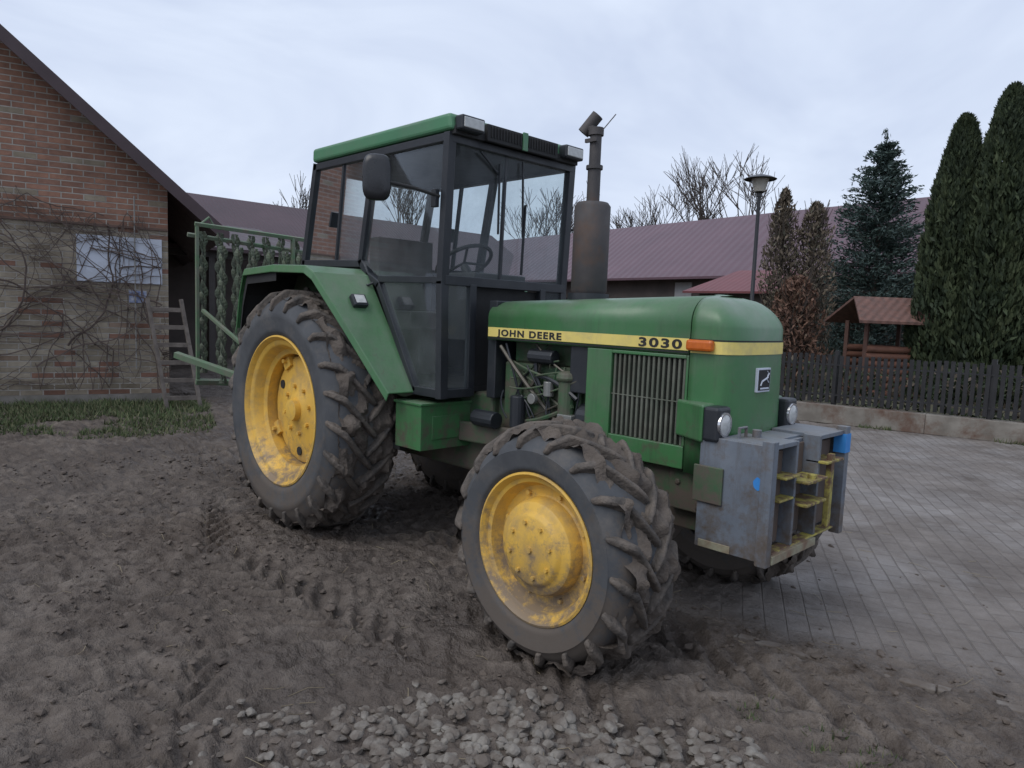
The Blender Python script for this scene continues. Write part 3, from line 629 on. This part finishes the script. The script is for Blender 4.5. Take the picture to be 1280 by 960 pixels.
back=[wallpt(t_,-deep,z_) for t_,z_ in((0,-.1),(0,rz(0)),(-Wd/2,rz(-Wd/2)),(-Wd,rz(-Wd)),(-Wd,-.1))]
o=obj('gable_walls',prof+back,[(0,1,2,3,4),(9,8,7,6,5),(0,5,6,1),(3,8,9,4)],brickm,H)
uvl=o.data.uv_layers.new(name='UVMap')
for poly in o.data.polygons:
    for li in poly.loop_indices:
        v=o.data.vertices[o.data.loops[li].vertex_index].co
        d=Vector((v.x+6.45,v.y-.59));ta=d.x*.282+d.y*.959;da=d.x*.959-d.y*.282
        uvl.data[li].uv=((ta if abs(poly.normal.dot(Vector((.959,-.282,0))))>.7 else da)+20,v.z+.1)
roofm=mk('roof_metal_brown',(.060,.036,.040),(.045,.028,.031),2,.55,bs=.05)
b_=MB();oh=.75;gh=.35
for sgn in(0,1):
    tt=lambda t: t if sgn==0 else -Wd-t
    def q(t,d,z): return wallpt(tt(t),d,z)
    z0=rz(0)-oh*pitch;zr=ez+.42+Wd/2*pitch
    V=[q(oh,gh,z0),q(-Wd/2,gh,zr),q(-Wd/2,-deep-gh,zr),q(oh,-deep-gh,z0)];th=.10
    V+= [(x,y,z+th) for x,y,z in V];b_.add(V,[(0,1,2,3),(7,6,5,4),(0,4,5,1),(1,5,6,2),(2,6,7,3),(3,7,4,0)])
    V=[q(oh+.03,gh+.004,z0-.10),q(-Wd/2,gh+.004,zr-.07),q(-Wd/2,gh+.03,zr-.07),q(oh+.03,gh+.03,z0-.10)];V+=[(x,y,z+.20) for x,y,z in V]
    b_.add(V,[(0,1,2,3),(7,6,5,4),(0,4,5,1),(1,5,6,2),(2,6,7,3),(3,7,4,0)])
recalc(b_.out('roof',roofm,H))
def wbox(mb,t0,t1,d0,d1,z0,z1,m=0):
    V=[wallpt(t0,d0,z0),wallpt(t1,d0,z0),wallpt(t1,d1,z0),wallpt(t0,d1,z0)];V+=[(x,y,z1) for x,y,z in V]
    mb.add(V,[(0,3,2,1),(4,5,6,7),(0,1,5,4),(1,2,6,5),(2,3,7,6),(3,0,4,7)],m)
b_=MB();wbox(b_,-1.12,-.61,.003,.03,1.70,2.33);wbox(b_,-.60,-.08,.003,.032,1.70,2.33);b_.out('white_board',white,H,bevel=.004)
b_=MB();wbox(b_,-.50,-.28,.003,.02,1.43,1.60);b_.out('house_sign',mk('sign',(.6,.6,.62),(.06,.12,.35),14,.5),H)
b_=MB();wbox(b_,-Wd,0,.002,.035,0,.14);wbox(b_,-Wd,0,.002,.03,2.455,2.485,m=1);b_.out('plinth_and_string_course',[mk('concrete',(.22,.20,.18),(.13,.12,.10),5,.9,bs=.5),mk('dark_brick',(.13,.075,.055))],H)
b_=MB();b_.tube([wallpt(-.42,.05,2.9),wallpt(-.42,.05,.5)],.010,6);b_.out('cable_conduit',mk('grey_pvc',(.3,.29,.27)),H)
vm=mk('vine_bark',(.075,.055,.048),(.12,.09,.075),9,.9,bs=0);b_=MB();random.seed(5)
def vine(t,z,ang,ln,r,depth):
    pts=[];d=.06
    n=max(3,int(ln/.09))
    for i in range(n):
        pts.append(wallpt(t,d,z));t+=math.cos(ang)*.09;z+=math.sin(ang)*.09;ang+=random.uniform(-.30,.30);d=min(.30,max(.03,d+random.uniform(-.02,.024)))
        if t>-.1: ang=math.pi-ang
        if z<.25: ang=abs(ang)
        if z>2.75+.25*math.sin(t*2): ang=-abs(ang)*.8
        if depth>0 and random.random()<.11: vine(t,z,ang+random.choice([-1,1])*random.uniform(.4,1.2),ln*.6,r*.6,depth-1)
    b_.tube(pts,[r*(1-.6*i/n) for i in range(n)],4,cap=False)
for k in range(7): vine(-3.4+k*.36,random.uniform(.2,1.4),random.uniform(.1,1.2),2.6,.016,2)
for k in range(8): vine(-3.0+k*.34,random.uniform(1.2,2.3),random.uniform(-.3,.5),1.9,.012,2)
for k in range(4): vine(-1.5+k*.35,2.6,random.uniform(2.2,3.6),1.4,.008,2)
vine(-.15,.2,1.55,3.0,.010,2);vine(-2.4,.1,1.3,2.6,.024,2)
b_.out('climbing_vine',vm)
Ld=empty('wooden_ladder',wallpt(0,.7));b_=MB()
def lp(u,vv): return Vector(wallpt(.02+.42*u+.22*(1-vv)-.30,.75-.35*vv,1.50*vv))
for u in(0,1): b_.beam(lp(u,0),lp(u,1),.05,.035,up=(1,0,0))
for k in range(6): b_.beam(lp(-.06,.1+.16*k),lp(1.06,.1+.16*k),.06,.025,up=(1,0,0))
b_.out('ladder_rails_and_rungs',mk('old_wood',(.17,.145,.125),(.09,.075,.065),10,.9,bs=.5),Ld,bevel=.003)
gm=[mk('grass_a',(.085,.12,.04),(.06,.09,.033),5,.8,bs=0,rv=0),mk('grass_b',(.13,.14,.065),(.14,.13,.075),5,.8,bs=0,rv=0),mk('grass_c',(.045,.075,.022),(.065,.07,.033),5,.8,bs=0,rv=0)]
n=42000;tt=rng.uniform(-7,.45,n);dd=rng.uniform(0,1,n)**1.1*2.9
k=fbm(tt*1.6,dd*1.6+4,3)+(.33-dd*.12)>.42;tt=tt[k];dd=dd[k]
gxp=-6.45+.282*tt+.959*dd;gyp=.59+.959*tt-.282*dd
fdx,fdy=.9815,.1913;m2=2600;aa=rng.uniform(-6,8,m2);oo=np.abs(rng.normal(0,.05,m2));kk=fbm(aa*2.5,aa*0+3,2)>.45
wx=(-.35+fdx*aa+fdy*oo)[kk];wy=(7.84+fdy*aa-fdx*oo)[kk]
m3=260;cx_=rng.choice([3.62,3.70,3.48,3.2],m3);cy_=rng.choice([-.62,-.50,-.58],m3)
gxp=np.concatenate([gxp,wx,cx_+rng.normal(0,.035,m3)]);gyp=np.concatenate([gyp,wy,cy_+rng.normal(0,.035,m3)]);sc_g=np.concatenate([1.3-dd*.22,np.full(len(wx),.9),np.full(m3,.35)])
n=len(gxp);gzp=gheight(gxp,gyp)
ang=rng.uniform(0,6.28,n);hh_=rng.uniform(.02,.09,n)*sc_g;ww=rng.uniform(.006,.014,n)*np.minimum(1,sc_g*1.2);lean=rng.normal(0,.035,(n,2))*sc_g[:,None]
Vg=np.zeros((n,3,3));Vg[:,0]=np.stack([gxp-np.cos(ang)*ww,gyp-np.sin(ang)*ww,gzp-.01],1);Vg[:,1]=np.stack([gxp+np.cos(ang)*ww,gyp+np.sin(ang)*ww,gzp-.01],1);Vg[:,2]=np.stack([gxp+lean[:,0],gyp+lean[:,1],gzp+hh_],1)
obj('grass',Vg.reshape(-1,3),np.arange(n*3).reshape(-1,3),gm,mi=rng.integers(0,3,n))

# ------------------------------------------------------------------ barns
tilem=mk('barn_roof_sheet',(.125,.072,.088),(.100,.058,.072),.6,.5,bs=0,rv=0)
def roofbump(m,axis,sc1=.18,st=.35):
    nt=m.node_tree;b=nt.nodes['Principled BSDF'];co=coord(nt);sx=nt.nodes.new('ShaderNodeSeparateXYZ');L(nt,co,sx.inputs[0])
    wv=math_(nt,'SINE',math_(nt,'MULTIPLY',sx.outputs[axis],2*math.pi/sc1));wz=math_(nt,'FRACT',math_(nt,'MULTIPLY',sx.outputs[2],5.5))
    bump(nt,b,math_(nt,'ADD',wv,wz),st,.02)
roofbump(tilem,0,.36,.5)
tile2=mk('barn_roof_sheet_side',(.085,.052,.060),(.065,.042,.048),.6,.6,bs=0,rv=0);roofbump(tile2,1)
wallm=mk('barn_wall_dark',(.10,.08,.072),(.07,.058,.052),1.5,.9);lightw=mk('barn_wall_light',(.42,.42,.42),(.32,.31,.30),1.5,.9);darkopen=mk('dark_opening',(.012,.012,.013),None,3,.9,bs=0)
def barn(name,p0,p1,depth,ez,rz_,mt,panels,nside):
    p0=Vector(p0);p1=Vector(p1);u=(p1-p0).normalized();n_=Vector((-u.y,u.x))*nside;Ln=(p1-p0).length
    B=empty(name,(p0.x,p0.y,0))
    P=lambda a,d,z:(p0.x+u.x*a+n_.x*d,p0.y+u.y*a+n_.y*d,z)
    hd=depth/2;V=[P(0,.3,0),P(0,.3,ez),P(0,hd,rz_-.1),P(0,depth-.3,ez),P(0,depth-.3,0)];V+=[P(Ln,.3,0),P(Ln,.3,ez),P(Ln,hd,rz_-.1),P(Ln,depth-.3,ez),P(Ln,depth-.3,0)]
    recalc(obj('walls',V,[(0,1,2,3,4),(9,8,7,6,5),(0,5,6,1),(3,8,9,4)],wallm,B))
    mb=MB();sl=(rz_-ez)/hd
    for sgn in(0,1):
        D=(lambda d:d) if sgn==0 else (lambda d:depth-d)
        V=[P(-.4,D(-.35),ez-.35*sl),P(Ln+.4,D(-.35),ez-.35*sl),P(Ln+.4,D(hd),rz_),P(-.4,D(hd),rz_)];V+=[(x,y,z+.09) for x,y,z in V]
        mb.add(V,[(0,1,2,3),(7,6,5,4),(0,4,5,1),(1,5,6,2),(2,6,7,3),(3,7,4,0)])
    recalc(mb.out('roof',mt,B))
    mb=MB()
    for k,(a0,a1,z0,z1,mi_) in enumerate(panels):
        V=[P(a0,.29-.02*mi_,z0),P(a1,.29-.02*mi_,z0),P(a1,.29-.02*mi_,z1),P(a0,.29-.02*mi_,z1),P(a0,.31,z0),P(a1,.31,z0),P(a1,.31,z1),P(a0,.31,z1)]
        mb.add(V,[(0,1,2,3),(7,6,5,4),(0,4,5,1),(1,5,6,2),(2,6,7,3),(3,7,4,0)],mi_)
    if panels: recalc(mb.out('doors_and_windows',[darkopen,lightw],B))
    return B
pan=[(x,x+1.6,.9+.4*(i%2),2.3,0) for i,x in enumerate(np.arange(1,32,3.2))]+[(14.6,15.4,0,2.9,1),(20.2,21,0,2.9,1)]
barn('long_barn',(-31,23.2),(3.5,18.4),8.2,3.2,5.75,tilem,pan,1)
barn('side_barn',(-21.4,24),(-21.4,-2),8.2,3.2,5.7,tile2,[(x,x+2.4,.1,2.6,0) for x in np.arange(1.5,24,3.6)],-1)
b_=MB();PS=empty('farm_shed',(-12,3.5,0))
for y in(1.6,3.4,5.2): b_.beam((-12,y,0),(-12,y,2.55),.14,.14)
b_.beam((-12,1.2,2.55),(-12,5.8,2.55),.14,.16);b_.out('posts',mk('dark_wood',(.05,.042,.038)),PS)
b_=MB();V=[(-11.6,1.0,2.62),(-11.6,6.0,2.62),(-15.2,6.0,3.5),(-15.2,1.0,3.5)];V+=[(x,y,z+.07) for x,y,z in V];b_.add(V,[(0,1,2,3),(7,6,5,4),(0,4,5,1),(1,5,6,2),(2,6,7,3),(3,7,4,0)]);recalc(b_.out('shed_roof',roofm,PS))
b_=MB();b_.box((-15.1,1.0,0),(-15.0,6,3.4));b_.out('back_wall',wallm,PS)
RS=empty('red_roof_shed',(-6,17,0));redm=mk('red_roof_sheet',(.16,.045,.048),(.13,.04,.042),1,.55,bs=0,rv=0);roofbump(redm,0,.18,.2)
b_=MB();V=[(-7.6,15.9,2.30),(-4.0,15.9,2.30),(-4.0,18.0,3.05),(-6.9,18.0,3.05)];V+=[(x,y,z+.06) for x,y,z in V];b_.add(V,[(0,1,2,3),(7,6,5,4),(0,4,5,1),(1,5,6,2),(2,6,7,3),(3,7,4,0)]);recalc(b_.out('roof',redm,RS))
b_=MB();b_.box((-7.2,16.2,0),(-4.2,17.9,2.3));b_.out('walls',wallm,RS)

# ------------------------------------------------------------------ street lamp
SLp=empty('street_lamp',(-1.86,9.1,0));x,y=-1.86,9.1
b_=MB();b_.tube([(x,y,0),(x,y,1.0),(x,y,1.02),(x,y,3.75)],[.06,.055,.04,.032],12);b_.lathe([(3.72,.05),(3.78,.05),(3.80,.09),(3.81,.1)],(x,y,0),(0,0,1),16);b_.lathe([(4.02,.27),(4.03,.285),(4.07,.20),(4.11,.06),(4.12,0)],(x,y,0),(0,0,1),28)
for k in range(4):
    a=k*math.pi/2;b_.tube([(x+.08*math.cos(a),y+.08*math.sin(a),3.8),(x+.14*math.cos(a),y+.14*math.sin(a),4.03)],.006,5)
b_.out('lamp_post',mk('lamp_black',(.015,.015,.018),None,4,.4),SLp,smooth=True)
b_=MB();b_.lathe([(3.80,.0),(3.80,.09),(4.03,.15),(4.03,0)],(x,y,0),(0,0,1),20);b_.out('lamp_globe',mk('lamp_glass',(.45,.43,.38),None,6,.3),SLp,smooth=True)

# ------------------------------------------------------------------ fence with low wall
FE=empty('picket_fence',(1,8.1,0));fd=Vector((2.77,.54,0)).normalized();f0=Vector((-.35,7.84,0));fn=Vector((-fd.y,fd.x,0))
b_=MB();a=-7.5
while a<9:
    p=f0+fd*a+fn*.13;b_.beam(p+Vector((0,0,.30)),p+Vector((0,0,1.02+.03*random.random())),.052,.014,up=(0,1,0));a+=.085
for z in(.42,.88): b_.beam(f0+fd*-7.5+fn*.15+Vector((0,0,z)),f0+fd*9+fn*.15+Vector((0,0,z)),.05,.02,up=(0,0,1))
a=-7.5
while a<9:
    p=f0+fd*a+fn*.17;b_.beam(p,p+Vector((0,0,1.10)),.06,.06);a+=2.0
b_.out('pickets_and_rails',mk('fence_black',(.014,.014,.016),(.024,.024,.026),5,.5),FE)
LW=MB()
kerbm=mk('low_wall_concrete',(.25,.23,.20),(.15,.135,.115),4,.9,bs=.7,bscale=25,dirt=(.12,.075,.055),da=.45,db=.62,dscale=2.5)
for i in range(9):
    a0=-7.5+i*1.85;pp=f0+fd*(a0+.001);qq=f0+fd*(a0+1.848);o1=random.uniform(-.003,.003)
    LW.beam(pp+fn*(.13+o1)+Vector((0,0,.130)),qq+fn*(.13+o1)+Vector((0,0,.130)),.26,.28,up=(0,0,1))
LW.out('low_wall',kerbm,None,bevel=.006)
V=[f0+fd*-7.5+fn*.3,f0+fd*14+fn*.3,f0+fd*14+fn*12,f0+fd*-7.5+fn*12];V=[(v.x,v.y,.16) for v in V]
obj('garden_lawn',V,[(0,1,2,3)],mk('lawn',(.06,.07,.03),(.085,.065,.045),2,.9,bs=.8,bscale=30))

gx0,gy0=-.50,11.90;G=empty('garden_well',(gx0,gy0,0))
gd=Vector((.703,.711,0));gp=Vector((-.711,.703,0))
def gpt(a,d,z): v=Vector((gx0,gy0,z))+gd*a*.84+gp*d;return v
b_=MB()
for a in(-.62,.62):
    for d in(-.4,.4): b_.beam(gpt(a,d,.1),gpt(a,d,1.6),.07,.07)
b_.out('posts',mk('red_wood',(.10,.05,.035),(.07,.035,.028),8,.8),G)
b_=MB()
for z in(.22,.36,.50,.64,.78,.92,1.06):
    for d in(-.42,.42): b_.tube([gpt(-.62,d,z),gpt(.62,d,z)],.07,10)
b_.out('log_box',mk('log_wood',(.15,.065,.04),(.10,.045,.03),8,.7),G,smooth=True)
b_=MB()
for sg in(-1,1):
    V=[gpt(-1.0,sg*.75,1.55),gpt(1.0,sg*.75,1.55),gpt(.75,0,2.02),gpt(-.75,0,2.02)];V+=[v+Vector((0,0,.05)) for v in V]
    b_.add(V,[(0,1,2,3),(7,6,5,4),(0,4,5,1),(1,5,6,2),(2,6,7,3),(3,7,4,0)])
rt=mk('clay_tile',(.17,.085,.065),(.10,.060,.05),9,.8,bs=0);roofbump(rt,0,.12);recalc(b_.out('roof',rt,G))

# ------------------------------------------------------------------ trees
def leafmats(n,cs): return [mk(n+'_%d'%i,c,tuple(v*.7 for v in c),3,.8,bs=0,rv=0) for i,c in enumerate(cs)]
def cards(cent,dirs,ln,wd,r):
    n=len(cent);dirs=dirs/np.linalg.norm(dirs,axis=1)[:,None];q=r.normal(size=(n,3));s_=np.cross(dirs,q);s_/=np.linalg.norm(s_,axis=1)[:,None]
    ln=np.asarray(ln).reshape(-1,1);wd=np.asarray(wd).reshape(-1,1)
    A=cent-dirs*ln*.5;B=cent+s_*wd*.5;Cc=cent+dirs*ln*.5;D=cent-s_*wd*.5
    return np.stack([A,B,Cc,D],1).reshape(-1,3),np.arange(n*4).reshape(-1,4)
bark=mk('bark',(.09,.072,.06),(.06,.05,.042),9,.95,bs=0,rv=0)
def trunk(x,y,h,r,mat,p):
    b=MB();b.tube([(x,y,0),(x+.03,y,h*.5),(x,y+.02,h)],[r,r*.6,r*.1],8);b.out('trunk',mat,p,smooth=True)
def thuja(name,x,y,h,rad_,mats,n,seed,power=.55,lm=.5,inner=.55,wsp=.28,twigs=0):
    r=np.random.default_rng(seed);E=empty(name,(x,y,0));trunk(x,y,h*.93,.06 if twigs else .09,bark,E)
    z=r.random(n)**.85;th=r.uniform(0,6.283,n)
    prof=np.minimum(1,(1-z)**power*1.25)*np.clip((z+.06)/.12,0,1)
    lump=(1-lm*.5)+lm*fbm(th*2.2+seed,z*9,3)
    rr=prof*rad_*lump*(1-inner*r.random(n)**2.2)
    c=np.stack([x+rr*np.cos(th),y+rr*np.sin(th),.15+z*(h-.15)],1)
    d=np.stack([np.cos(th)*.45,np.sin(th)*.45,np.ones(n)],1)+r.normal(0,wsp,(n,3))
    sz=.75 if twigs else 1
    V,F=cards(c,d,r.uniform(.09,.22,n)*sz,r.uniform(.035,.075,n)*sz,r)
    cl=fbm(th*3+seed,z*12,3);k=np.clip((cl*3.2-.1+r.normal(0,.5,n)).astype(int),0,len(mats)-1)
    obj('foliage',V,F,mats,E,mi=k)
    if twigs:
        tb=MB()
        for _ in range(twigs):
            z0=r.uniform(.2,h*.85);a=r.uniform(0,6.283);pr=min(1,(1-z0/h)**power*1.25)*rad_*r.uniform(.6,1.15)
            tb.tube([(x,y,z0),(x+pr*.55*math.cos(a),y+pr*.55*math.sin(a),z0+.25),(x+pr*math.cos(a+.15),y+pr*math.sin(a+.15),z0+r.uniform(.5,.85))],[.014,.010,.006],3,cap=False)
        tb.out('twigs',bark,E)
    return E
thm=leafmats('thuja',[(.026,.042,.018),(.046,.066,.027),(.068,.088,.038)])
thuja('thuja_tree',1.20,12.25,5.80,.76,thm,27000,1,.5)
thuja('thuja_tree',.50,12.22,5.40,.66,thm,23000,2,.5)
thuja('thuja_tree',2.1,12.45,5.0,.6,thm,10000,3)
brm=leafmats('cypress',[(.125,.10,.072),(.175,.14,.10),(.12,.115,.08),(.20,.155,.11)])
thuja('cypress_tree',-2.92,12.40,4.45,.52,brm,4200,4,.50,1.5,.95,.6,150)
thuja('cypress_tree',-2.36,12.75,4.15,.52,brm,4000,5,.38,1.6,.95,.6,150)
rbm=leafmats('beech',[(.15,.08,.055),(.19,.105,.07),(.12,.08,.05)])
thuja('beech_hedge',-2.3,11.95,2.5,.66,rbm,3600,6,.4,1.2,.9,.8,80)
n=9000;r=np.random.default_rng(31);aa=r.uniform(-7,11,n);bb=.9+r.normal(0,.25,n);zz=.2+r.random(n)*(.55+.35*fbm(aa*1.5,aa*0,2));c=np.stack([-.35+.9815*aa-.1913*bb,7.84+.1913*aa+.9815*bb,zz],1)
V,F=cards(c,r.normal(0,.5,(n,3))+[0,0,.6],r.uniform(.07,.16,n),r.uniform(.03,.06,n),r);obj('shrub_hedge',V,F,[thm[0],thm[1],brm[0]],mi=r.integers(0,3,n))
def spruce(name,x,y,h,R,mats,seed):
    r=np.random.default_rng(seed);E=empty(name,(x,y,0));trunk(x,y,h,.12,bark,E)
    cs=[];ds=[];lim=MB();nw=30
    for i in range(nw):
        z=.5+(h-.6)*(i/nw)**.95;f_=1-(z/h);Lr=R*min(1,(f_**.72)*1.15)
        for k in range(11):
            a=r.uniform(0,6.283);Lb=Lr*r.uniform(.55,1.25);zt=z+Lb*r.uniform(.05,.45);zb=z
            lim.tube([(x,y,zb),(x+Lb*math.cos(a),y+Lb*math.sin(a),zt)],[.018,.004],3,cap=False)
            m_=int(40+100*Lb/R);t=r.uniform(.12,1.0,m_)
            wob=.20*(1-t*.7)*Lb+.06
            px=x+Lb*t*math.cos(a)+r.normal(0,1,m_)*wob*.6;py=y+Lb*t*math.sin(a)+r.normal(0,1,m_)*wob*.6;pz=zb+(zt-zb)*t-np.abs(r.normal(0,.08,m_))
            cs.append(np.stack([px,py,pz],1));ds.append(np.stack([np.full(m_,math.cos(a)),np.full(m_,math.sin(a)),np.full(m_,.3)],1)+r.normal(0,.55,(m_,3)))
    cs.append(np.stack([x+r.normal(0,.05,150),y+r.normal(0,.05,150),h-r.random(150)*.9+.1],1));ds.append(r.normal(0,.4,(150,3))+[0,0,.8])
    c=np.concatenate(cs);d=np.concatenate(ds);n=len(c)
    V,F=cards(c,d,r.uniform(.08,.17,n),r.uniform(.024,.05,n),r)
    lim.out('limbs',bark,E);obj('foliage',V,F,mats,E,mi=np.clip((r.random(n)*1.3+(fbm(c[:,0]*3+9,c[:,2]*3,2)*2.2)-.7).astype(int),0,2))
spm=leafmats('spruce',[(.045,.075,.063),(.095,.14,.13),(.17,.22,.215)])
spruce('spruce_tree',-2.12,15.93,6.2,1.8,spm,9)
def bare(name,x,y,h,seed):
    r=random.Random(seed);b=MB()
    def br_(p,d,l,rd,dep):
        q=p+d*l;b.tube([p,q],[max(rd,.022),max(rd*.65,.018)],3,cap=False)
        if dep==0: return
        for k in range(3):
            nd=(d+Vector((r.gauss(0,.38),r.gauss(0,.38),r.gauss(.22,.2)))).normalized()
            br_(p+d*l*r.uniform(.55,1),nd,l*r.uniform(.66,.84),rd*.58,dep-1)
    br_(Vector((x,y,0)),Vector((0,0,1)),h*.36,.22,5)
    b.out(name,bark)
for i,(x,y,h) in enumerate([(-36.4,52.4,11.4),(-32.7,50.4,12.0),(-28,49.5,13.4),(-24.6,50.1,14.6),(-36,41.5,12.5),(-45.4,49,13),(-44.5,32.8,13),(-56.3,29.4,12.0)]): bare('bare_tree',x,y,h,i+20)
